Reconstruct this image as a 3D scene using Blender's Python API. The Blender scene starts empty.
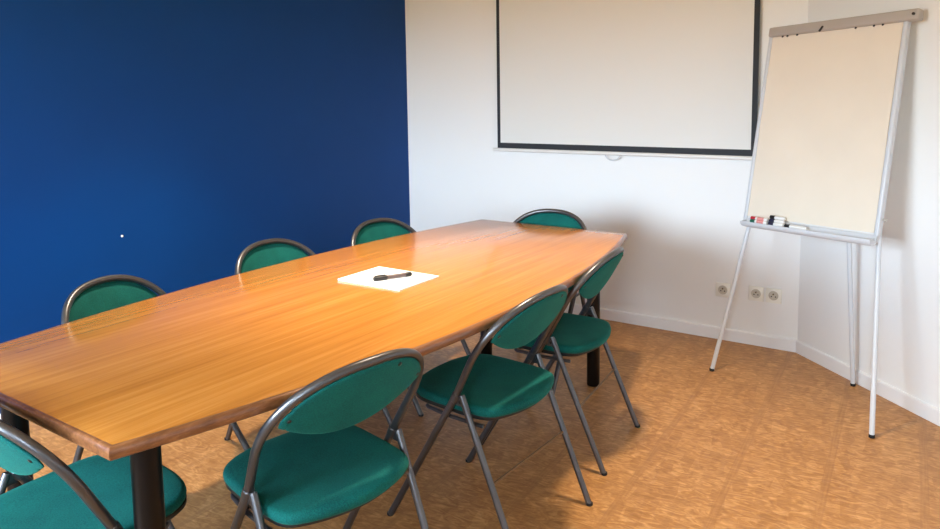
import bpy, bmesh, math, random
from math import sin, cos, pi, sqrt, atan2, radians
from mathutils import Vector, Matrix
random.seed(7)
S = bpy.context.scene
C = S.collection

# ------------------------------------------------------------------ helpers
def obj(name, bm, mat, parent=None, smooth=35, loc=None, rotz=0):
    bmesh.ops.recalc_face_normals(bm, faces=bm.faces)
    me = bpy.data.meshes.new(name)
    bm.to_mesh(me); bm.free()
    if smooth:
        me.shade_smooth()
        me.set_sharp_from_angle(angle=radians(smooth))
    if mat is not None:
        me.materials.append(mat)
    o = bpy.data.objects.new(name, me)
    C.objects.link(o)
    if parent is not None:
        o.parent = parent
    if loc is not None:
        o.location = loc
    o.rotation_euler = (0, 0, rotz)
    return o

def thing(name, label, cat, loc=(0, 0, 0), rotz=0, group=None):
    o = bpy.data.objects.new(name, None)
    C.objects.link(o)
    o.empty_display_size = .1
    o.location = loc
    o.rotation_euler = (0, 0, rotz)
    o['label'] = label
    o['category'] = cat
    if group:
        o['group'] = group
    return o

def tag(o, label, cat, group=None):
    o['label'] = label
    o['category'] = cat
    if group:
        o['group'] = group
    return o

def struct(name, bm, mat, smooth=0, parent=None):
    o = obj(name, bm, mat, parent, smooth)
    if parent is None:
        o['kind'] = 'structure'
    return o

def add_box(bm, x0, x1, y0, y1, z0, z1, M=None, bevel=0, seg=2):
    g = bmesh.ops.create_cube(bm, size=1)
    vs = g['verts']
    for v in vs:
        v.co = Vector(((x0 + x1) / 2 + v.co.x * (x1 - x0), (y0 + y1) / 2 + v.co.y * (y1 - y0), (z0 + z1) / 2 + v.co.z * (z1 - z0)))
    if bevel:
        es = list({e for v in vs for e in v.link_edges})
        r = bmesh.ops.bevel(bm, geom=es, offset=bevel, segments=seg, affect='EDGES', profile=.5)
        vs = list({v for f in r['faces'] for v in f.verts} | {v for v in vs if v.is_valid})
    if M is not None:
        for v in vs:
            v.co = M @ v.co
    return vs

def add_tube(bm, pts, r, n=12, caps=True):
    """round tube along a polyline; r is a number or one radius per point"""
    pts = [Vector(p) for p in pts]
    rr = r if isinstance(r, (list, tuple)) else [r] * len(pts)
    tang = []
    for i in range(len(pts)):
        a = pts[max(0, i - 1)]; b = pts[min(len(pts) - 1, i + 1)]
        if i in (0, len(pts) - 1):
            t = (b - a)
        else:
            t = (pts[i] - a).normalized() + (b - pts[i]).normalized()
        tang.append(t.normalized())
    ref = Vector((0, 0, 1)) if abs(tang[0].z) < .9 else Vector((1, 0, 0))
    u = tang[0].cross(ref).normalized()
    rings = []
    for i, p in enumerate(pts):
        t = tang[i]
        u = (u - t * u.dot(t)).normalized()
        v = t.cross(u)
        rings.append([bm.verts.new(p + (u * cos(2 * pi * k / n) + v * sin(2 * pi * k / n)) * rr[i]) for k in range(n)])
    for a, b in zip(rings[:-1], rings[1:]):
        for k in range(n):
            bm.faces.new((a[k], a[(k + 1) % n], b[(k + 1) % n], b[k]))
    if caps:
        bm.faces.new(rings[0][::-1]); bm.faces.new(rings[-1])

def add_loft(bm, rings, cap0=True, cap1=True):
    R = [[bm.verts.new(p) for p in ring] for ring in rings]
    n = len(R[0])
    for a, b in zip(R[:-1], R[1:]):
        for k in range(n):
            bm.faces.new((a[k], a[(k + 1) % n], b[(k + 1) % n], b[k]))
    if cap0: bm.faces.new(R[0][::-1])
    if cap1: bm.faces.new(R[-1])

def rounded_tube_profile(r0, z0, z1, b=.004):
    return [(r0 - b, z0), (r0, z0 + b), (r0, z1 - b), (r0 - b, z1)]

def add_lathe(bm, prof, M=None, n=24):
    rings = []
    for r, z in prof:
        ring = []
        for k in range(n):
            p = Vector((r * cos(2 * pi * k / n), r * sin(2 * pi * k / n), z))
            ring.append(M @ p if M is not None else p)
        rings.append(ring)
    add_loft(bm, rings)

def axis_matrix(origin, direction):
    d = Vector(direction).normalized()
    return Matrix.Translation(Vector(origin)) @ d.to_track_quat('Z', 'Y').to_matrix().to_4x4()

# ------------------------------------------------------------------ materials
def lin(r, g, b):
    f = lambda c: (c / 255 / 12.92) if c <= 10 else ((c / 255 + .055) / 1.055) ** 2.4
    return (f(r), f(g), f(b), 1)

def new_mat(name):
    m = bpy.data.materials.new(name)
    m.use_nodes = True
    nt = m.node_tree
    return m, nt, nt.nodes['Principled BSDF']

def N(nt, typ, **kw):
    n = nt.nodes.new(typ)
    for k, v in kw.items():
        setattr(n, k, v)
    return n

def plain(name, col, rough=.5, metal=0, spec=.5, noise=0, nscale=40, bump=0, bscale=200, coat=0):
    m, nt, b = new_mat(name)
    b.inputs['Base Color'].default_value = col
    b.inputs['Roughness'].default_value = rough
    b.inputs['Metallic'].default_value = metal
    b.inputs['Specular IOR Level'].default_value = spec
    b.inputs['Coat Weight'].default_value = coat
    tc = N(nt, 'ShaderNodeTexCoord')
    if noise:
        t = N(nt, 'ShaderNodeTexNoise'); t.inputs['Scale'].default_value = nscale; t.inputs['Detail'].default_value = 5
        nt.links.new(tc.outputs['Object'], t.inputs['Vector'])
        r = N(nt, 'ShaderNodeMapRange'); r.inputs['From Min'].default_value = .3; r.inputs['From Max'].default_value = .7
        r.inputs['To Min'].default_value = 1 - noise; r.inputs['To Max'].default_value = 1 + noise
        nt.links.new(t.outputs['Fac'], r.inputs['Value'])
        mx = N(nt, 'ShaderNodeVectorMath', operation='SCALE')
        mx.inputs[0].default_value = col[:3]
        nt.links.new(r.outputs['Result'], mx.inputs['Scale'])
        nt.links.new(mx.outputs['Vector'], b.inputs['Base Color'])
    if bump:
        t2 = N(nt, 'ShaderNodeTexNoise'); t2.inputs['Scale'].default_value = bscale; t2.inputs['Detail'].default_value = 3
        nt.links.new(tc.outputs['Object'], t2.inputs['Vector'])
        bp = N(nt, 'ShaderNodeBump'); bp.inputs['Strength'].default_value = bump; bp.inputs['Distance'].default_value = .002
        nt.links.new(t2.outputs['Fac'], bp.inputs['Height'])
        nt.links.new(bp.outputs['Normal'], b.inputs['Normal'])
    return m

def wood_mat(name, cols, rough, coat, sx=38, sy=1.1, lines=.32):
    """oak veneer, grain along the object's Y"""
    m, nt, b = new_mat(name)
    L = nt.links.new
    tc = N(nt, 'ShaderNodeTexCoord')
    mp = N(nt, 'ShaderNodeMapping'); mp.inputs['Scale'].default_value = (sx, sy, sx)
    L(tc.outputs['Object'], mp.inputs['Vector'])
    n1 = N(nt, 'ShaderNodeTexNoise'); n1.inputs['Scale'].default_value = 1; n1.inputs['Detail'].default_value = 6; n1.inputs['Roughness'].default_value = .6; n1.inputs['Distortion'].default_value = .4
    L(mp.outputs['Vector'], n1.inputs['Vector'])
    mp2 = N(nt, 'ShaderNodeMapping'); mp2.inputs['Scale'].default_value = (sx * 5, sy * 3.2, sx * 5)
    L(tc.outputs['Object'], mp2.inputs['Vector'])
    n2 = N(nt, 'ShaderNodeTexNoise'); n2.inputs['Scale'].default_value = 1; n2.inputs['Detail'].default_value = 4
    L(mp2.outputs['Vector'], n2.inputs['Vector'])
    ad = N(nt, 'ShaderNodeMath', operation='MULTIPLY_ADD'); ad.inputs[1].default_value = lines; 
    L(n2.outputs['Fac'], ad.inputs[0]); L(n1.outputs['Fac'], ad.inputs[2])
    rp = N(nt, 'ShaderNodeValToRGB')
    e = rp.color_ramp.elements
    e[0].position = .42; e[0].color = cols[0]
    e[1].position = .90; e[1].color = cols[2]
    k = e.new(.66); k.color = cols[1]
    L(ad.outputs[0], rp.inputs['Fac'])
    L(rp.outputs['Color'], b.inputs['Base Color'])
    b.inputs['Roughness'].default_value = rough
    b.inputs['Coat Weight'].default_value = coat
    b.inputs['Coat Roughness'].default_value = .06
    return m

def floor_mat():
    m, nt, b = new_mat('vinyl_floor')
    L = nt.links.new
    tc = N(nt, 'ShaderNodeTexCoord')
    rot = N(nt, 'ShaderNodeMapping'); rot.inputs['Rotation'].default_value = (0, 0, radians(-3.4)); rot.inputs['Location'].default_value = (.215, 0.05, 0)
    L(tc.outputs['Object'], rot.inputs['Vector'])
    # streaky mottled leaves of colour, mostly lying across the strips
    mp = N(nt, 'ShaderNodeMapping'); mp.inputs['Scale'].default_value = (11, 30, 1); mp.inputs['Rotation'].default_value = (0, 0, radians(-28))
    L(rot.outputs['Vector'], mp.inputs['Vector'])
    n1 = N(nt, 'ShaderNodeTexNoise'); n1.inputs['Scale'].default_value = 1; n1.inputs['Detail'].default_value = 5; n1.inputs['Distortion'].default_value = 2.6; n1.inputs['Roughness'].default_value = .55
    L(mp.outputs['Vector'], n1.inputs['Vector'])
    mpb = N(nt, 'ShaderNodeMapping'); mpb.inputs['Scale'].default_value = (22, 9, 1); mpb.inputs['Rotation'].default_value = (0, 0, radians(25))
    L(rot.outputs['Vector'], mpb.inputs['Vector'])
    n2 = N(nt, 'ShaderNodeTexVoronoi'); n2.inputs['Scale'].default_value = 1.2; n2.inputs['Randomness'].default_value = 1
    L(mpb.outputs['Vector'], n2.inputs['Vector'])
    sp = N(nt, 'ShaderNodeSeparateColor'); L(n2.outputs['Color'], sp.inputs['Color'])
    ad = N(nt, 'ShaderNodeMath', operation='MULTIPLY_ADD'); ad.inputs[1].default_value = .12
    L(sp.outputs['Red'], ad.inputs[0]); L(n1.outputs['Fac'], ad.inputs[2])
    rp = N(nt, 'ShaderNodeValToRGB'); e = rp.color_ramp.elements
    e[0].position = .38; e[0].color = FLOOR_C[0]
    e[1].position = .78; e[1].color = FLOOR_C[2]
    k = e.new(.57); k.color = FLOOR_C[1]
    L(ad.outputs[0], rp.inputs['Fac'])
    # printed strips between the 30 cm squares
    sx = N(nt, 'ShaderNodeSeparateXYZ'); L(rot.outputs['Vector'], sx.inputs['Vector'])
    def band(sock, w, edge):
        md = N(nt, 'ShaderNodeMath', operation='PINGPONG'); md.inputs[1].default_value = .1525
        L(sock, md.inputs[0])
        mr = N(nt, 'ShaderNodeMapRange'); mr.inputs['From Min'].default_value = w; mr.inputs['From Max'].default_value = w + edge
        mr.inputs['To Min'].default_value = 1; mr.inputs['To Max'].default_value = 0
        L(md.outputs[0], mr.inputs['Value'])
        return mr.outputs['Result'], md.outputs[0]
    bx, px = band(sx.outputs['X'], .013, .003)
    by, py = band(sx.outputs['Y'], .013, .003)
    mxb = N(nt, 'ShaderNodeMath', operation='MULTIPLY'); mxb.inputs[1].default_value = .4; L(by, mxb.inputs[0])
    mx0 = N(nt, 'ShaderNodeMath', operation='MAXIMUM'); L(bx, mx0.inputs[0]); L(mxb.outputs[0], mx0.inputs[1])
    # long grain inside a strip
    mps = N(nt, 'ShaderNodeMapping'); mps.inputs['Scale'].default_value = (130, 5, 1); L(rot.outputs['Vector'], mps.inputs['Vector'])
    n3 = N(nt, 'ShaderNodeTexNoise'); n3.inputs['Scale'].default_value = 1; n3.inputs['Detail'].default_value = 3
    L(mps.outputs['Vector'], n3.inputs['Vector'])
    rp2 = N(nt, 'ShaderNodeValToRGB'); e = rp2.color_ramp.elements
    e[0].position = .3; e[0].color = FLOOR_C[3]; e[1].position = .7; e[1].color = FLOOR_C[4]
    L(n3.outputs['Fac'], rp2.inputs['Fac'])
    mix = N(nt, 'ShaderNodeMix', data_type='RGBA')
    sc = N(nt, 'ShaderNodeMath', operation='MULTIPLY'); sc.inputs[1].default_value = .5; L(mx0.outputs[0], sc.inputs[0])
    L(sc.outputs[0], mix.inputs['Factor']); L(rp.outputs['Color'], mix.inputs['A']); L(rp2.outputs['Color'], mix.inputs['B'])
    L(mix.outputs['Result'], b.inputs['Base Color'])
    b.inputs['Roughness'].default_value = .42
    b.inputs['Specular IOR Level'].default_value = .35
    return m

def fabric_mat(name, c0, c1):
    m, nt, b = new_mat(name)
    L = nt.links.new
    tc = N(nt, 'ShaderNodeTexCoord')
    t = N(nt, 'ShaderNodeTexNoise'); t.inputs['Scale'].default_value = 320; t.inputs['Detail'].default_value = 2
    L(tc.outputs['Object'], t.inputs['Vector'])
    t2 = N(nt, 'ShaderNodeTexNoise'); t2.inputs['Scale'].default_value = 9; t2.inputs['Detail'].default_value = 4
    L(tc.outputs['Object'], t2.inputs['Vector'])
    ad = N(nt, 'ShaderNodeMath', operation='MULTIPLY_ADD'); ad.inputs[1].default_value = .5
    L(t2.outputs['Fac'], ad.inputs[0]); L(t.outputs['Fac'], ad.inputs[2])
    rp = N(nt, 'ShaderNodeValToRGB'); e = rp.color_ramp.elements
    e[0].position = .5; e[0].color = c0; e[1].position = 1; e[1].color = c1
    L(ad.outputs[0], rp.inputs['Fac']); L(rp.outputs['Color'], b.inputs['Base Color'])
    b.inputs['Roughness'].default_value = .85
    b.inputs['Specular IOR Level'].default_value = .2
    b.inputs['Sheen Weight'].default_value = .18
    b.inputs['Sheen Roughness'].default_value = .4
    b.inputs['Sheen Tint'].default_value = (.15, .8, .6, 1)
    bp = N(nt, 'ShaderNodeBump'); bp.inputs['Strength'].default_value = .35; bp.inputs['Distance'].default_value = .001
    L(t.outputs['Fac'], bp.inputs['Height']); L(bp.outputs['Normal'], b.inputs['Normal'])
    return m

FLOOR_C = [lin(152, 104, 57), lin(174, 124, 72), lin(204, 154, 98), lin(140, 95, 54), lin(176, 126, 75)]
M_floor = floor_mat()
M_wall = plain('white_wall_paint', lin(240, 240, 238), .8, bump=.15, bscale=160)
M_blue = plain('blue_wall_paint', lin(0, 60, 124), .5, spec=.2, bump=.12, bscale=160, noise=.03, nscale=3)
M_ceil = plain('ceiling_paint', lin(224, 216, 186), .9)
M_base = plain('white_gloss_skirting', lin(240, 240, 240), .35)
M_wood = wood_mat('oak_table_veneer', [lin(168, 106, 40), lin(188, 122, 50), lin(202, 138, 66)], .17, .0, sx=46, sy=1.3)
M_edge = wood_mat('brown_wood_edge', [lin(96, 56, 30), lin(126, 78, 46), lin(156, 104, 66)], .3, .5, sx=60, sy=3)
M_leg = plain('black_lacquered_steel', lin(11, 8, 8), .32, spec=.25)
M_tube = plain('gunmetal_tube', lin(98, 97, 99), .34, metal=.8, noise=.06, nscale=25)
M_brass = plain('bronze_rod', lin(120, 92, 60), .35, metal=.6)
M_rubber = plain('black_rubber', lin(20, 20, 20), .7)
M_fab = fabric_mat('teal_green_fabric', lin(0, 66, 66), lin(12, 104, 95))
M_pan = plain('dark_seat_pan', lin(24, 28, 30), .5)
M_screw = plain('dark_screw', lin(60, 58, 55), .4, metal=.7)
M_paper = plain('white_paper', lin(240, 240, 242), .8)
M_pad = plain('cream_flip_paper', lin(230, 218, 200), .85, noise=.02, nscale=6)
M_steelw = plain('pale_grey_lacquer', lin(205, 208, 212), .35)
M_clamp = plain('grey_clamp_plastic', lin(176, 168, 160), .45)
M_black = plain('black_plastic', lin(18, 18, 20), .4)
M_barrel = plain('brown_grey_barrel', lin(86, 70, 68), .4)
M_red = plain('red_cap', lin(190, 30, 50), .4)
M_green = plain('green_cap', lin(20, 95, 75), .4)
M_navy = plain('navy_cap', lin(28, 30, 60), .4)
M_whitep = plain('white_plastic', lin(232, 230, 226), .35)
M_socket = plain('white_socket_plastic', lin(240, 238, 228), .35)
M_screen = plain('matte_screen_fabric', lin(228, 228, 224), .9)
M_border = plain('black_screen_border', lin(34, 38, 44), .7)
M_pin = plain('brass_pin', lin(120, 105, 70), .3, metal=.9)
M_pink = plain('red_print_label', lin(225, 150, 145), .5)

# ------------------------------------------------------------------ camera (28 mm lens, looking down the table)
F_PX, CY = 730.895, 171.797
YAW, PIT, ROL, CZ = CAMP = (0.6040, 0.1034, -0.0145, 1.4147)
fw = Vector((-sin(YAW) * cos(PIT), cos(YAW) * cos(PIT), -sin(PIT)))
rt = Vector((cos(YAW), sin(YAW), 0)); up = rt.cross(fw)
r2 = rt * cos(ROL) + up * sin(ROL); u2 = -rt * sin(ROL) + up * cos(ROL)
cd = bpy.data.cameras.new('camera'); cam = bpy.data.objects.new('camera', cd); C.objects.link(cam)
cd.sensor_width = 36; cd.sensor_fit = 'HORIZONTAL'; cd.lens = F_PX / 940 * 36
cd.shift_y = -(264.5 - CY) / 940; cd.clip_start = .02
Mx = Matrix((r2, u2, -fw)).transposed().to_4x4(); Mx.translation = (0, 0, CZ)
cam.matrix_world = Mx
S.camera = cam

# ------------------------------------------------------------------ room shell
XB, YW = -3.436, 4.182            # blue wall plane, back wall plane
XC = -.737                        # corner of back wall and angled wall
AD = Vector((.7375, -.6754, 0)); AL = 2.75
AE = Vector((XC, YW, 0)) + AD * AL  # far end of the angled wall
XR, YN, H = AE.x, -1.3, 2.5
T = .12
bm = bmesh.new(); add_box(bm, XB - T, XR + T, YN - T, YW + T, -.1, 0); struct('floor', bm, M_floor)
bm = bmesh.new(); add_box(bm, XB - T, XR + T, YN - T, YW + T, H, H + .1); struct('ceiling', bm, M_ceil)
bm = bmesh.new(); add_box(bm, XB - T, XB, YN - T, YW + T, 0, H); struct('wall_left', bm, M_blue)
bm = bmesh.new(); add_box(bm, XB, XC + .08, YW, YW + T, 0, H); struct('wall_back', bm, M_wall)
angM = Matrix.Translation((XC, YW, 0)) @ Matrix.Rotation(atan2(AD.y, AD.x), 4, 'Z')
bm = bmesh.new(); add_box(bm, 0, AL, 0, T, 0, H, angM); struct('wall_right', bm, M_wall)
bm = bmesh.new(); add_box(bm, XR, XR + T, YN - T, AE.y + .1, 0, H); struct('wall_side', bm, M_wall)
# near wall with two window openings
WINS = [(-3.10, -1.35), (-.15, .40)]
wz0, wz1 = .85, 2.15
bm = bmesh.new()
xs = [XB] + [x for w_ in WINS for x in w_] + [XR]
for a, b in zip(xs[0::2], xs[1::2]): add_box(bm, a, b, YN - T, YN, 0, H)
for a, b in WINS:
    add_box(bm, a, b, YN - T, YN, 0, wz0); add_box(bm, a, b, YN - T, YN, wz1, H)
struct('wall_near', bm, M_wall)
ym0, ym1 = YN - .09, YN - .04
for k, (wx0, wx1) in enumerate(WINS):
    bm = bmesh.new()
    add_box(bm, wx0, wx0 + .05, ym0, ym1, wz0, wz1); add_box(bm, wx1 - .05, wx1, ym0, ym1, wz0, wz1)
    add_box(bm, wx0, wx1, ym0, ym1, wz0, wz0 + .05); add_box(bm, wx0, wx1, ym0, ym1, wz1 - .05, wz1)
    add_box(bm, (wx0 + wx1) / 2 - .03, (wx0 + wx1) / 2 + .03, ym0, ym1, wz0, wz1)
    struct('window_%d' % (k + 1), bm, M_base)
# skirting boards
bh, bt = .068, .012
def skirting(name, M, L):
    bm = bmesh.new()
    prof = [(0, 0), (-bt, 0), (-bt, bh - .006), (-bt + .004, bh), (0, bh)]
    add_loft(bm, [[M @ Vector((x, y, z)) for y, z in prof] for x in (0, L)])
    struct(name, bm, M_base)
skirting('baseboard_back', Matrix.Translation((XB, YW, 0)), XC - XB - .004)
skirting('baseboard_right', angM @ Matrix.Translation((.004, 0, 0)), AL - .02)
skirting('baseboard_left', Matrix.Translation((XB, YN, 0)) @ Matrix.Rotation(pi / 2, 4, 'Z'), YW - YN - .02)

# ------------------------------------------------------------------ conference table
TH, TXR, TXL, TY0, TY1 = .74, -1.3673, -2.203, .7246, 3.3047
TC = Vector(((TXR + TXL) / 2, (TY0 + TY1) / 2, 0))
def table_outline(d=0):
    """boat shape, pushed outwards by d; relative to the table centre"""
    pts = []; n = 36
    def xr(u): return TXR + .185 * (1 - u * u)
    def xl(u): return TXL - .130 * (1 - u * u)
    hl = (TY1 - TY0) / 2
    for i in range(n + 1):
        u = -1 + 2 * i / n; pts.append(Vector((xr(u) - TC.x, u * hl, 0)))
    for i in range(n + 1):
        u = 1 - 2 * i / n; pts.append(Vector((xl(u) - TC.x, u * hl, 0)))
    out = []
    for i, p in enumerate(pts):
        a = pts[i - 1]; b = pts[(i + 1) % len(pts)]
        n1 = (p - a).normalized(); n2 = (b - p).normalized()
        o1 = Vector((n1.y, -n1.x, 0)); o2 = Vector((n2.y, -n2.x, 0))
        k = (o1 + o2); k = k / max(.3, 1 + o1.dot(o2))
        out.append(p + k * d)
    return out
tb = thing('conference_table', 'long boat-shaped oak conference table with brown edge and round black legs', 'table', TC)
bm = bmesh.new()
rings = [[Vector((p.x, p.y, z)) for p in table_outline(d)] for d, z in ((-.02, .712), (-.006, .712), (-.006, TH - .0006), (-.0075, TH))]
add_loft(bm, rings)
obj('tabletop', bm, M_wood, tb, 30)
bm = bmesh.new()
prof = [(-.006, .7105), (.0, .7105), (.0045, .7135), (.006, .719), (.006, .731), (.004, .7365), (.0, .7393), (-.006, .7398)]
rings = [[Vector((p.x, p.y, z)) for p in table_outline(d)] for d, z in prof]
add_loft(bm, rings, False, False)
obj('edge_band', bm, M_edge, tb, 40)
LEGS = [(-1.436, .836), (-1.474, 3.170), (-2.097, 3.170), (-2.097, .858)]
for lx, ly in LEGS:
    bm = bmesh.new()
    M = Matrix.Translation((lx - TC.x, ly - TC.y, 0))
    add_lathe(bm, [(.024, 0), (.0295, .003), (.0315, .010), (.0315, .700), (.0315, .704)], M, 32)
    l = obj('leg', bm, M_leg, tb, 40)
    bm = bmesh.new()
    add_lathe(bm, [(.052, .7035), (.055, .7055), (.055, .7112)], M, 32)
    obj('mounting_plate', bm, M_leg, l, 40)
for (a, b) in ((0, 1), (3, 2), (0, 3), (1, 2)):
    A, B = Vector((*LEGS[a], .69)) - TC, Vector((*LEGS[b], .69)) - TC
    d = (B - A).normalized()
    A += d * .034; B -= d * .034
    bm = bmesh.new()
    M = Matrix.Translation(A) @ Matrix.Rotation(atan2(d.y, d.x), 4, 'Z')
    add_box(bm, 0, (B - A).length, -.0125, .0125, -.02, .02, M, .003)
    obj('under_rail', bm, M_leg, tb, 40)

# ------------------------------------------------------------------ folding chair
PF, RF, W, SL, ZT, HH, ZP, WT, BOW, EX = .2962, -.2287, .2218, .5539, .8114 - .0115, .1828, .4952, .2365, .0322, 2.3643
TR = .0115
def back_f(s, z):
    return -SL * (z - ZP) - BOW * (1 - min(1, (s / WT)) ** 2)
def hoop_path():
    # one tube: front foot, up through the pivot, over the arch and down to the other front foot
    zc = ZT - HH
    side = []
    for i in range(8):
        t = i / 7; side.append((PF * (1 - t), W, ZP * t))
    arch = []
    n = 44
    for i in range(n + 1):
        a = pi * i / n; ca, sa = cos(a), max(0, sin(a))
        y = WT * abs(ca) ** (2 / EX) * (1 if ca > 0 else -1)
        z = zc + HH * sa ** (2 / EX)
        arch.append((-SL * (z - ZP) - BOW * (1 - (y / WT) ** 2), y, z))
    # resample: drop points that are too close
    pts = side + [(-SL * (zc - ZP) * .5, (W + WT) / 2, (ZP + zc) / 2)] + arch + [(-SL * (zc - ZP) * .5, -(W + WT) / 2, (ZP + zc) / 2)] + [(x, -y, z) for x, y, z in side[::-1]]
    out = [pts[0]]
    for q in pts[1:]:
        if (Vector(q) - Vector(out[-1])).length > .008: out.append(q)
    return [(f, -s, z) for f, s, z in out]
def foot_cap(x, y, d, parent):
    bm = bmesh.new()
    d = Vector(d).normalized()
    M = Matrix.Translation((x, y, 0))
    add_lathe(bm, [(.0100, 0), (.0118, .002), (.0118, .008), (.0112, .010)], M, 16)
    obj('foot_cap', bm, M_rubber, parent, 40)
SEAT_HALF = [(.255, 0), (.253, .05), (.244, .105), (.228, .150), (.203, .182), (.170, .199), (.12, .2045), (.03, .2055), (-.045, .203), (-.085, .196), (-.112, .180), (-.130, .152), (-.148, .105), (-.160, .05), (-.164, 0)]
def smooth_loop(P, n):
    """closed Catmull-Rom curve through P, resampled to n points"""
    m = len(P); out = []
    for i in range(n):
        t = i * m / n; k = int(t); u = t - k
        p0, p1, p2, p3 = (P[(k + d) % m] for d in (-1, 0, 1, 2))
        out.append(tuple(.5 * (2 * p1[a] + (p2[a] - p0[a]) * u + (2 * p0[a] - 5 * p1[a] + 4 * p2[a] - p3[a]) * u * u + (3 * p1[a] - p0[a] - 3 * p2[a] + p3[a]) * u ** 3) for a in (0, 1)))
    return out
SEAT_LOOP = smooth_loop(SEAT_HALF + [(f, -s_) for f, s_ in SEAT_HALF[-2:0:-1]], 84)
def seat_outline(k, df=0):
    return [(.045 + df + (f - .045) * k, s_ * k) for f, s_ in SEAT_LOOP]
def make_chair(label, group):
    t = thing('folding_chair', label, 'chair', group=group)
    bm = bmesh.new(); add_tube(bm, hoop_path(), TR, 14)
    # trim the bottom so that the tube ends on the floor
    bmesh.ops.bisect_plane(bm, geom=bm.verts[:] + bm.edges[:] + bm.faces[:], plane_co=(0, 0, .003), plane_no=(0, 0, -1), clear_outer=True)
    hf = obj('hoop_frame', bm, M_tube, t, 50)
    for s in (-1, 1): foot_cap(PF - .002, s * W, (0, 0, 1), hf)
    for s in (-1, 1):
        bm = bmesh.new()
        add_tube(bm, [(-.020, s * W, .497), (-.024, s * W, .488), (RF, s * W, .0)], [.0095, .0105, .0105], 14)
        bmesh.ops.bisect_plane(bm, geom=bm.verts[:] + bm.edges[:] + bm.faces[:], plane_co=(0, 0, .003), plane_no=(0, 0, -1), clear_outer=True)
        rl = obj('rear_leg', bm, M_tube, t, 50)
        foot_cap(RF, s * W, (0, 0, 1), rl)
        bm = bmesh.new()                                            # hinge: clip round the hoop tube plus a rivet
        M = axis_matrix((.004, s * W, .487), (-SL * .9, 0, 1))
        add_lathe(bm, [(.0122, -.014), (.0142, -.012), (.0142, .012), (.0122, .014)], M, 18)
        add_box(bm, -.034, .002, s * W - .004, s * W + .004, .462, .494, None, .003)
        hb = obj('hinge_bracket', bm, M_tube, t, 40)
        bm = bmesh.new()
        add_lathe(bm, [(.0055, -.001), (.0062, .0005), (.0055, .0022), (.003, .003)], axis_matrix((-.018, s * (W + .0045), .478), (0, s, 0)), 14)
        obj('rivet', bm, M_screw, hb, 40)
        bm = bmesh.new()                                            # rail under the side of the seat
        add_tube(bm, [(.150, s * .186, .412), (.14, s * .1905, .410), (.06, s * .1995, .408), (-.04, s * .1995, .406), (-.085, s * .196, .405)], .0065, 10)
        obj('seat_rail', bm, M_tube, t, 50)
    bm = bmesh.new()
    tt = .24 / .488
    fx = RF + (-.024 - RF) * tt
    add_tube(bm, [(fx, -W, .24), (fx, W, .24)], .0042, 10)
    obj('crossbar', bm, M_brass, t, 50)['label'] = 'thin bronze crossbar between the rear legs'
    bm = bmesh.new()
    add_tube(bm, [(.075, -.196, .402), (.075, .196, .402)], .006, 10)
    obj('seat_support', bm, M_tube, t, 50)
    # seat cushion and pan
    tilt = lambda f: .022 * (f + .05)
    zs = .462
    def dome(f, s_, k): return -.006 * max(0, 1 - ((f - .03) / .17) ** 2) * max(0, 1 - (s_ / .19) ** 2) if k < .93 else 0
    bm = bmesh.new()
    rings = [[Vector((f, s, zs + dz + tilt(f) + dome(f, s, k))) for f, s in seat_outline(k)] for k, dz in
             ((.935, -.031), (.975, -.028), (.995, -.021), (1.0, -.013), (.992, -.006), (.972, -.0015), (.94, .0005), (.85, .0015), (.7, .0015), (.5, .0015), (.3, .0015), (.12, .0015))]
    add_loft(bm, rings)
    st = obj('seat', bm, M_fab, t, 60)
    bm = bmesh.new()
    rings = [[Vector((f, s, zs + dz + tilt(f))) for f, s in seat_outline(k, .010)] for k, dz in ((.88, -.046), (.945, -.044), (.962, -.040), (.962, -.0305), (.94, -.030))]
    add_loft(bm, rings)
    obj('seat_pan', bm, M_pan, st, 50)['label'] = 'dark underside rim of the seat'
    # backrest: lens-shaped padded panel inside the arch
    W2, H2 = .2265, .1735
    def ztop(s): return (ZT - HH) + H2 * max(0, 1 - (abs(s) / W2) ** EX) ** (1 / EX)
    def zbot(s): return .612 + .083 * (abs(s) / W2) ** 2.0
    ns, nv = 72, 16
    smax = .210
    cols = [smax * sin((-1 + 2 * i / ns) * pi / 2) for i in range(ns + 1)]
    bm = bmesh.new()
    faces = {}
    for side in (1, -1):
        g = []
        for i, s in enumerate(cols):
            za, zb_ = zbot(s), ztop(s)
            if abs(s) > smax - .022:                                # rounded side ends
                m_ = (za + zb_) / 2; q_ = (abs(s) - smax + .022) / .022
                h_ = max(.0015, min((zb_ - za) / 2, .024 * sqrt(max(0, 1 - q_ * q_)))); za, zb_ = m_ - h_, m_ + h_
            row = []
            for j in range(nv + 1):
                v = (1 - cos(pi * j / nv)) / 2
                z = za + (zb_ - za) * v
                eu = max(0, 1 - (abs(s) / smax) ** 6); ev = max(0, 1 - abs(2 * v - 1) ** 5)
                th = (.012 if side > 0 else .0075) * sqrt(eu * ev)
                if side > 0:                                        # vertical creases in the front cover
                    th -= .0016 * math.exp(-((s - .012) / .008) ** 2) * min(1, ev * eu) + .0010 * math.exp(-((s + .045) / .010) ** 2) * eu * ev + .0010 * math.exp(-((s - .06) / .009) ** 2) * eu * ev
                row.append((back_f(s, z) - .0135 + side * th, -s, z))
            g.append(row)
        faces[side] = g
    VF = [[bm.verts.new(p) for p in row] for row in faces[1]]
    VB = [[VF[i][j] if (i in (0, ns) or j in (0, nv)) else bm.verts.new(faces[-1][i][j]) for j in range(nv + 1)] for i in range(ns + 1)]
    for V in (VF, VB):
        for i in range(ns):
            for j in range(nv):
                q = [V[i][j], V[i + 1][j], V[i + 1][j + 1], V[i][j + 1]]
                try: bm.faces.new(q)
                except ValueError: pass
    bk = obj('backrest', bm, M_fab, t, 70)
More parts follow.
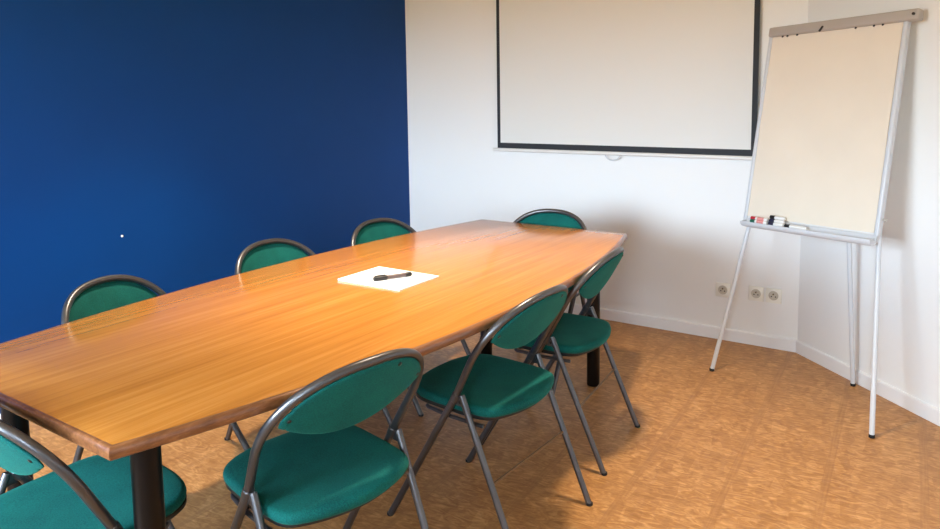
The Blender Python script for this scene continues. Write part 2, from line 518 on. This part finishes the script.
    for s, z in ((-.190, .698), (.190, .698), (.085, .768)):
        bm = bmesh.new()
        th = .0075 * sqrt(max(0, 1 - (abs(s) / smax) ** 6)) * .97
        M = axis_matrix((back_f(s, z) - .0135 - th + .001, -s, z), (-1, 0, -SL))
        add_lathe(bm, [(.0058, -.002), (.0058, .0008), (.0045, .0022), (.002, .0026)], M, 14)
        obj('screw', bm, M_screw, bk, 40)
    return t

def copy_tree(o, parent=None):
    c = o.copy(); C.objects.link(c)
    if parent is not None: c.parent = parent
    for ch in list(o.children): copy_tree(ch, c)
    return c

CH = [  # x, y, facing angle, label
    (-1.2723, 1.9862, 3.1027, 'green folding chair on the right side of the table, between two others'),
    (-1.327, 2.612, 3.2431, 'green folding chair at the far right corner of the table, farthest on that side'),
    (-1.3344, 1.2659, 2.9729, 'nearest green folding chair on the right side of the table, backrest and seat in view'),
    (-2.262, 1.354, .31, 'green folding chair by the blue wall, nearest and leftmost of three peeking over the table'),
    (-2.294, 2.057, .0539, 'green folding chair by the blue wall, middle of the three seen over the table'),
    (-2.246, 2.683, -.0714, 'green folding chair by the blue wall, farthest of the three, overlapping the white wall'),
    (-1.808, 3.214, -1.5281, 'green folding chair at the far end of the table, below the projection screen'),
    (-1.7225, .7879, 1.5743, 'green folding chair at the near end of the table, in the bottom left corner'),
]
proto = make_chair(CH[0][3], 'green folding chairs around the table')
for i, (x, y, a, lab) in enumerate(CH):
    o = proto if i == 0 else copy_tree(proto)
    o.location = (x, y, 0); o.rotation_euler = (0, 0, a); o['label'] = lab

# ------------------------------------------------------------------ notepad and marker on the table
bm = bmesh.new()
add_box(bm, -.149, .149, -.116, .116, 0, .006, None, .0008, 1)
o = obj('notepad', bm, M_paper, None, 30, (-1.773, 2.024, TH + .0002), radians(.5))
tag(o, 'white blank notepad lying on the oak table under a dark marker', 'notepad')
pz = TH + .0062
A = Vector((-1.779, 1.948, 0)); B = Vector((-1.711, 2.083, 0))
pd = (B - A); plen = pd.length; pd.normalize()
pen = thing('marker_pen', 'dark marker pen lying across the white notepad', 'pen', (A.x, A.y, pz), atan2(pd.y, pd.x))
RX = Matrix.Translation((0, 0, .009)) @ Matrix.Rotation(pi / 2, 4, 'Y')
bm = bmesh.new(); add_lathe(bm, [(.006, 0), (.0085, .003), (.009, .01), (.009, .050), (.0085, .052)], RX, 20); obj('cap', bm, M_black, pen, 40)
bm = bmesh.new(); add_lathe(bm, [(.0068, .052), (.0070, .055), (.0070, plen - .026), (.0066, plen - .024)], RX, 20); obj('barrel', bm, M_barrel, pen, 40)
bm = bmesh.new(); add_lathe(bm, [(.0078, plen - .024), (.0082, plen - .02), (.0082, plen - .004), (.0065, plen)], RX, 20); obj('end_plug', bm, M_black, pen, 40)
bm = bmesh.new(); add_box(bm, .004, .046, -.003, .003, .0175, .0205, None, .001); obj('clip', bm, M_black, pen, 40)

# ------------------------------------------------------------------ projection screen on the back wall
sy = YW - .030
sx0, sx1, sz0, sz1 = -2.636, -.968, 1.064, 2.40
scr = thing('projection_screen', 'pull-down projection screen with black border on the white back wall', 'screen', ((sx0 + sx1) / 2, YW, 1.0))
O = Vector(((sx0 + sx1) / 2, YW, 1.0))
def sbox(bm, x0, x1, y0, y1, z0, z1, bev=0):
    add_box(bm, x0 - O.x, x1 - O.x, y0 - O.y, y1 - O.y, z0 - O.z, z1 - O.z, None, bev)
bL, bR, bB = .024, .030, .036
bm = bmesh.new(); sbox(bm, sx0 + bL, sx1 - bR, sy, sy + .0012, sz0 + bB, sz1); obj('screen_fabric', bm, M_screen, scr, 0)
bm = bmesh.new()
sbox(bm, sx0, sx0 + bL, sy, sy + .0012, sz0, sz1); sbox(bm, sx1 - bR, sx1, sy, sy + .0012, sz0, sz1); sbox(bm, sx0 + bL, sx1 - bR, sy, sy + .0012, sz0, sz0 + bB)
obj('black_border', bm, M_border, scr, 0)
bm = bmesh.new()
add_tube(bm, [(sx0 - .034 - O.x, sy - O.y, sz0 - .011 - O.z), (sx1 + .034 - O.x, sy - O.y, sz0 - .011 - O.z)], .0115, 16)
bar = obj('bottom_bar', bm, M_whitep, scr, 50)
bm = bmesh.new()
hx = -1.806 - O.x; hz = sz0 - .022 - O.z; hy = sy - O.y
add_tube(bm, [(hx + .046 * cos(pi + pi * i / 16), hy - .004, hz + .004 + .034 * sin(pi + pi * i / 16)) for i in range(17)], .0035, 8)
obj('pull_handle', bm, M_steelw, bar, 50)
bm = bmesh.new(); sbox(bm, sx0 - .06, sx1 + .06, YW - .085, YW - .0005, 2.39, 2.485, .012); cs = obj('screen_case', bm, M_whitep, scr, 40)
# ------------------------------------------------------------------ wall sockets
for cx, cz, lab in ((-1.137, .291, 'white wall socket standing alone, left of the easel leg'),
                    (-.9555, .2955, 'white wall socket, left one of the touching pair'),
                    (-.8635, .2965, 'white wall socket, right one of the touching pair by the corner')):
    t = thing('wall_socket', lab, 'socket', (cx, YW, cz), 0, 'sockets low on the back wall')
    bm = bmesh.new(); add_box(bm, -.041, .041, -.011, -.0003, -.041, .041, None, .004); pl = obj('face_plate', bm, M_socket, t, 40)
    Mw = Matrix.Translation((0, -.0112, .002)) @ Matrix.Rotation(pi / 2, 4, 'X')
    bm = bmesh.new()                                                # raised collar round a sunken well
    add_lathe(bm, [(.0255, -.003), (.0255, .0015), (.0240, .0030), (.0215, .0030), (.0205, .0008)], Mw, 32)
    wl = obj('socket_well', bm, plain('well_grey', lin(196, 190, 176), .5) if 'M_well' not in globals() else M_well, t, 40)
    M_well = wl.data.materials[0]
    for s in (-1, 1):
        bm = bmesh.new(); add_lathe(bm, [(.0036, 0), (.0036, .0009)], Matrix.Translation((s * .0105, -.0112, -.004)) @ Matrix.Rotation(pi / 2, 4, 'X'), 14); obj('pin_hole', bm, M_black, t, 40)
    bm = bmesh.new(); add_lathe(bm, [(.0040, 0), (.0040, .010), (.003, .012)], Matrix.Translation((0, -.0112, .010)) @ Matrix.Rotation(pi / 2, 4, 'X'), 14); obj('earth_pin', bm, M_pin, t, 40)

# ------------------------------------------------------------------ flip chart easel
FO = Vector((-1.0471, 3.6583, 0)); FA = atan2(-.45050, .89278)
fc = thing('flipchart_easel', 'white tripod flipchart easel with cream paper pad in the corner', 'flipchart', FO, FA)
KL = .20
lean = math.atan(KL)
BZ0, BZ1 = .775, 1.725
# board frame: x along the board, y = away from the viewer, z up the board; origin low centre of the board
BM = Matrix.Translation((.398, KL * BZ0 + .004, BZ0)) @ Matrix.Rotation(-lean, 4, 'X') @ Matrix.Rotation(radians(-1.4), 4, 'Y')
BH = (BZ1 - BZ0) / cos(lean); BW = .339
bm = bmesh.new(); add_box(bm, -BW + .01, BW - .01, .002, .016, .0, BH - .01, BM, .002); obj('board', bm, M_whitep, fc, 40)
for s in (-1, 1):
    bm = bmesh.new(); add_box(bm, s * BW - .010, s * BW + .010, -.010, .022, -.012, BH - .02, BM, .006, 3); r_ = obj('side_rail', bm, M_steelw, fc, 40)
    if s > 0:
        bm = bmesh.new(); add_lathe(bm, [(.007, 0), (.007, .010), (.005, .012)], BM @ Matrix.Translation((BW + .0155, .006, .09)) @ Matrix.Rotation(pi / 2, 4, 'Y'), 14); obj('side_knob', bm, M_clamp, r_, 40)
bm = bmesh.new()
# paper pad with a faint belly
nx, nz = 14, 20
pw0, pw1 = -BW + .0115, BW - .0115
ph0, ph1 = .03, BH - .025
def padp(i, j, y):
    x = pw0 + (pw1 - pw0) * i / nx; z = ph0 + (ph1 - ph0) * j / nz
    wv = .0015 * sin(i * .9 + j * .35) * (1 - j / nz) + .001 * sin(j * 1.1)
    return BM @ Vector((x, y + (wv if y < 0 else 0), z))
Fv = [[bm.verts.new(padp(i, j, -.006)) for j in range(nz + 1)] for i in range(nx + 1)]
Bv = [[bm.verts.new(padp(i, j, .0018)) for j in range(nz + 1)] for i in range(nx + 1)]
for i in range(nx):
    for j in range(nz):
        bm.faces.new((Fv[i][j], Fv[i + 1][j], Fv[i + 1][j + 1], Fv[i][j + 1])); bm.faces.new((Bv[i][j], Bv[i][j + 1], Bv[i + 1][j + 1], Bv[i + 1][j]))
for i in range(nx):
    for j in (0, nz): bm.faces.new((Fv[i][j], Fv[i + 1][j], Bv[i + 1][j], Bv[i][j]))
for j in range(nz):
    for i in (0, nx): bm.faces.new((Fv[i][j], Fv[i][j + 1], Bv[i][j + 1], Bv[i][j]))
obj('paper_pad', bm, M_pad, fc, 40)
bm = bmesh.new(); add_box(bm, -.343, .400, -.026, .018, BH - .034, BH + .014, BM, .009, 3); cb = obj('clamp_bar', bm, M_clamp, fc, 40)
for hx_ in (-.262, -.235, -.180, .120, .205, .245):
    bm = bmesh.new(); add_lathe(bm, [(.0035, 0), (.004, .003), (.004, .009), (.002, .011)], BM @ Matrix.Translation((hx_, -.012, BH - .033)) @ Matrix.Rotation(pi * .8, 4, 'X'), 12); obj('paper_peg', bm, M_black, cb, 40)
bm = bmesh.new(); add_box(bm, -.004, .004, -.005, .005, -.015, .015, BM @ Matrix.Translation((-.045, -.028, BH - .026)) @ Matrix.Rotation(radians(35), 4, 'Y'), .003); obj('clamp_lever', bm, M_screw, cb, 40)
bm = bmesh.new(); add_lathe(bm, [(.006, 0), (.006, .006), (.004, .007)], BM @ Matrix.Translation((.380, -.026, BH - .010)) @ Matrix.Rotation(pi / 2, 4, 'X'), 14); obj('end_screw', bm, M_screw, cb, 40)
# tray: a U-shaped gutter with rounded left end
bm = bmesh.new()
TW, TL = .352, .322
prof = [(-.012, .022), (-.018, -.012), (-.034, -.026), (-.056, -.024), (-.068, -.010), (-.069, .000), (-.065, .000), (-.062, -.001), (-.054, -.003), (-.036, -.004), (-.024, .002), (-.0185, .022)]
rings = []
for x, k in ((-TL, .55), (-TL + .006, .8), (-TL + .016, .95), (-TL + .03, 1), (TW - .03, 1), (TW - .01, .97), (TW, .9)):
    cy_, cz_ = -.04, -.008
    rings.append([BM @ Vector((x, cy_ + (y - cy_) * k, cz_ + (z - cz_) * k)) for y, z in prof])
add_loft(bm, rings)
for s, TE in ((-1, TL), (1, TW)):                                   # solid ends close the gutter
    ring = [(-.014, .012), (-.020, -.013), (-.035, -.024), (-.055, -.022), (-.066, -.010), (-.067, -.001)]
    add_loft(bm, [[BM @ Vector((s * (TE - a), -.04 + (y + .04) * .88, z * .88)) for y, z in ring] for a in (.012, .004)])
tray = obj('pen_tray', bm, M_steelw, fc, 45)
def eleg(p0, p1, par_name='leg'):
    bm = bmesh.new(); add_tube(bm, [p0, p1], .0105, 14)
    bmesh.ops.bisect_plane(bm, geom=bm.verts[:] + bm.edges[:] + bm.faces[:], plane_co=(0, 0, .004), plane_no=(0, 0, -1), clear_outer=True)
    l = obj(par_name, bm, M_steelw, fc, 50)
    bm = bmesh.new(); add_lathe(bm, [(.009, 0), (.0120, .002), (.0120, .012), (.0112, .014)], Matrix.Translation((p1[0], p1[1], 0)), 16)
    obj('rubber_foot', bm, M_rubber, l, 40)
eleg(BM @ Vector((-.318, .012, .02)), (0, .005, 0))
eleg(BM @ Vector((.342, .012, .02)), (.8515, .005, 0))
eleg(BM @ Vector((.05, .036, .80)), (.483, .4336, 0))
bm = bmesh.new(); add_box(bm, -.05, .05, .0165, .038, .77, .83, BM @ Matrix.Translation((.05, 0, 0)), .004); obj('leg_bracket', bm, M_clamp, fc, 40)

# markers in the tray (each a thing of its own)
FM = Matrix.Translation(FO) @ Matrix.Rotation(FA, 4, 'Z') @ BM
def marker(x, y, z, capm, label, flip=False, length=.115, r=.008):
    P = FM @ Vector((x, y, z)); Q = FM @ Vector((x + (length if not flip else -length), y, z))
    d = (Q - P).normalized()
    t = thing('whiteboard_marker', label, 'marker', P, 0, 'markers in the flipchart tray')
    t.rotation_euler = d.to_track_quat('X', 'Z').to_euler()
    RY = Matrix.Rotation(pi / 2, 4, 'Y')
    bm = bmesh.new(); add_lathe(bm, [(r * .8, 0), (r, .002), (r, .027), (r * .95, .028)], RY, 16); obj('cap', bm, capm, t, 40)
    bm = bmesh.new(); add_lathe(bm, [(r * .9, .028), (r * .95, .030), (r * .95, length - .006), (r * .7, length)], RY, 16); b_ = obj('barrel', bm, M_whitep, t, 40)
    if capm in (M_red, M_green):
        bm = bmesh.new(); add_lathe(bm, [(r * .955, .040), (r * .975, .0402), (r * .975, .078), (r * .955, .0782)], RY, 16); obj('printed_band', bm, M_pink, b_, 40)
mk = [(-.277, -.036, .0215, M_red, 'red-capped whiteboard marker at the left end of the tray, upper of two', .096),
      (-.268, -.049, .0068, M_green, 'green-capped whiteboard marker at the left end of the tray, lower of two', .096),
      (-.176, -.026, .0385, M_black, 'black-capped whiteboard marker on top of the middle stack in the tray', .080),
      (-.168, -.036, .0215, M_navy, 'navy-capped whiteboard marker, middle one of the stack in the tray', .080),
      (-.160, -.049, .0068, M_navy, 'navy-capped whiteboard marker, lowest of the stack in the tray', .080),
      (-.072, -.049, .0068, M_black, 'black-capped whiteboard marker lying alone towards the middle of the tray', .115)]
for x_, y_, z_, m_, lab, ln in mk:
    marker(x_, y_, z_, m_, lab, length=ln, r=.0095)

# ------------------------------------------------------------------ tiny white screw head in the blue wall
bm = bmesh.new()
add_lathe(bm, [(.006, 0), (.006, .003), (.004, .005)], Matrix.Rotation(pi / 2, 4, 'Y'), 14)
o = obj('wall_screw', bm, M_whitep, None, 40, (XB + .0002, 1.949, .752))
tag(o, 'tiny white screw head in the blue wall', 'screw')

# ------------------------------------------------------------------ light
def light(name, typ, loc, energy, color, target=None, **kw):
    d = bpy.data.lights.new(name, typ); o = bpy.data.objects.new(name, d); C.objects.link(o)
    d.energy = energy; d.color = color; o.location = loc
    for k, v in kw.items(): setattr(d, k, v)
    if target is not None:
        o.rotation_euler = (Vector(target) - Vector(loc)).to_track_quat('-Z', 'Y').to_euler()
    return o
# the window lets in the outdoor light: bright cool sky above the horizon, dim warm ground below
for wx0, wx1 in WINS:
    pt = light('window_portal', 'AREA', ((wx0 + wx1) / 2, YN - .005, (wz0 + wz1) / 2), 1, (1, 1, 1), None, shape='RECTANGLE', size=wx1 - wx0, size_y=wz1 - wz0)
    pt.rotation_euler = (pi / 2, 0, 0)
    pt.data.cycles.is_portal = True
# ceiling lamp over the right-hand row of chairs
light('ceiling_lamp', 'SPOT', (-1.19, 2.3, 2.46), 190, (1, .83, .62), (-1.19, 2.3, 0), spot_size=radians(84), spot_blend=.75, shadow_soft_size=.09)
# ceiling lamp over the left-hand row of chairs
light('ceiling_lamp', 'SPOT', (-2.5, 2.0, 2.46), 190, (1, .83, .62), (-2.5, 2.0, 0), spot_size=radians(78), spot_blend=.8, shadow_soft_size=.05)

w = bpy.data.worlds.new('World'); S.world = w; w.use_nodes = True
nt = w.node_tree; bg = nt.nodes['Background']
tc = N(nt, 'ShaderNodeTexCoord'); sx = N(nt, 'ShaderNodeSeparateXYZ'); nt.links.new(tc.outputs['Generated'], sx.inputs['Vector'])
rp = N(nt, 'ShaderNodeValToRGB'); mr = N(nt, 'ShaderNodeMapRange')
mr.inputs['From Min'].default_value = -1; mr.inputs['From Max'].default_value = 1
nt.links.new(sx.outputs['Z'], mr.inputs['Value']); nt.links.new(mr.outputs['Result'], rp.inputs['Fac'])
e = rp.color_ramp.elements
e[0].position = 0; e[0].color = (.22, .16, .09, 1)
e[1].position = 1; e[1].color = (.50, .72, 1, 1)
k = e.new(.49); k.color = (.25, .20, .11, 1)
k = e.new(.51); k.color = (.70, .86, 1, 1)
nt.links.new(rp.outputs['Color'], bg.inputs['Color'])
bg.inputs['Strength'].default_value = 38

S.view_settings.view_transform = 'Standard'
S.view_settings.look = 'None'
S.view_settings.gamma = 1
S.view_settings.use_curve_mapping = False
S.view_settings.exposure = 0.2
S.cycles.use_denoising = True
S.cycles.max_bounces = 10
S.cycles.diffuse_bounces = 6
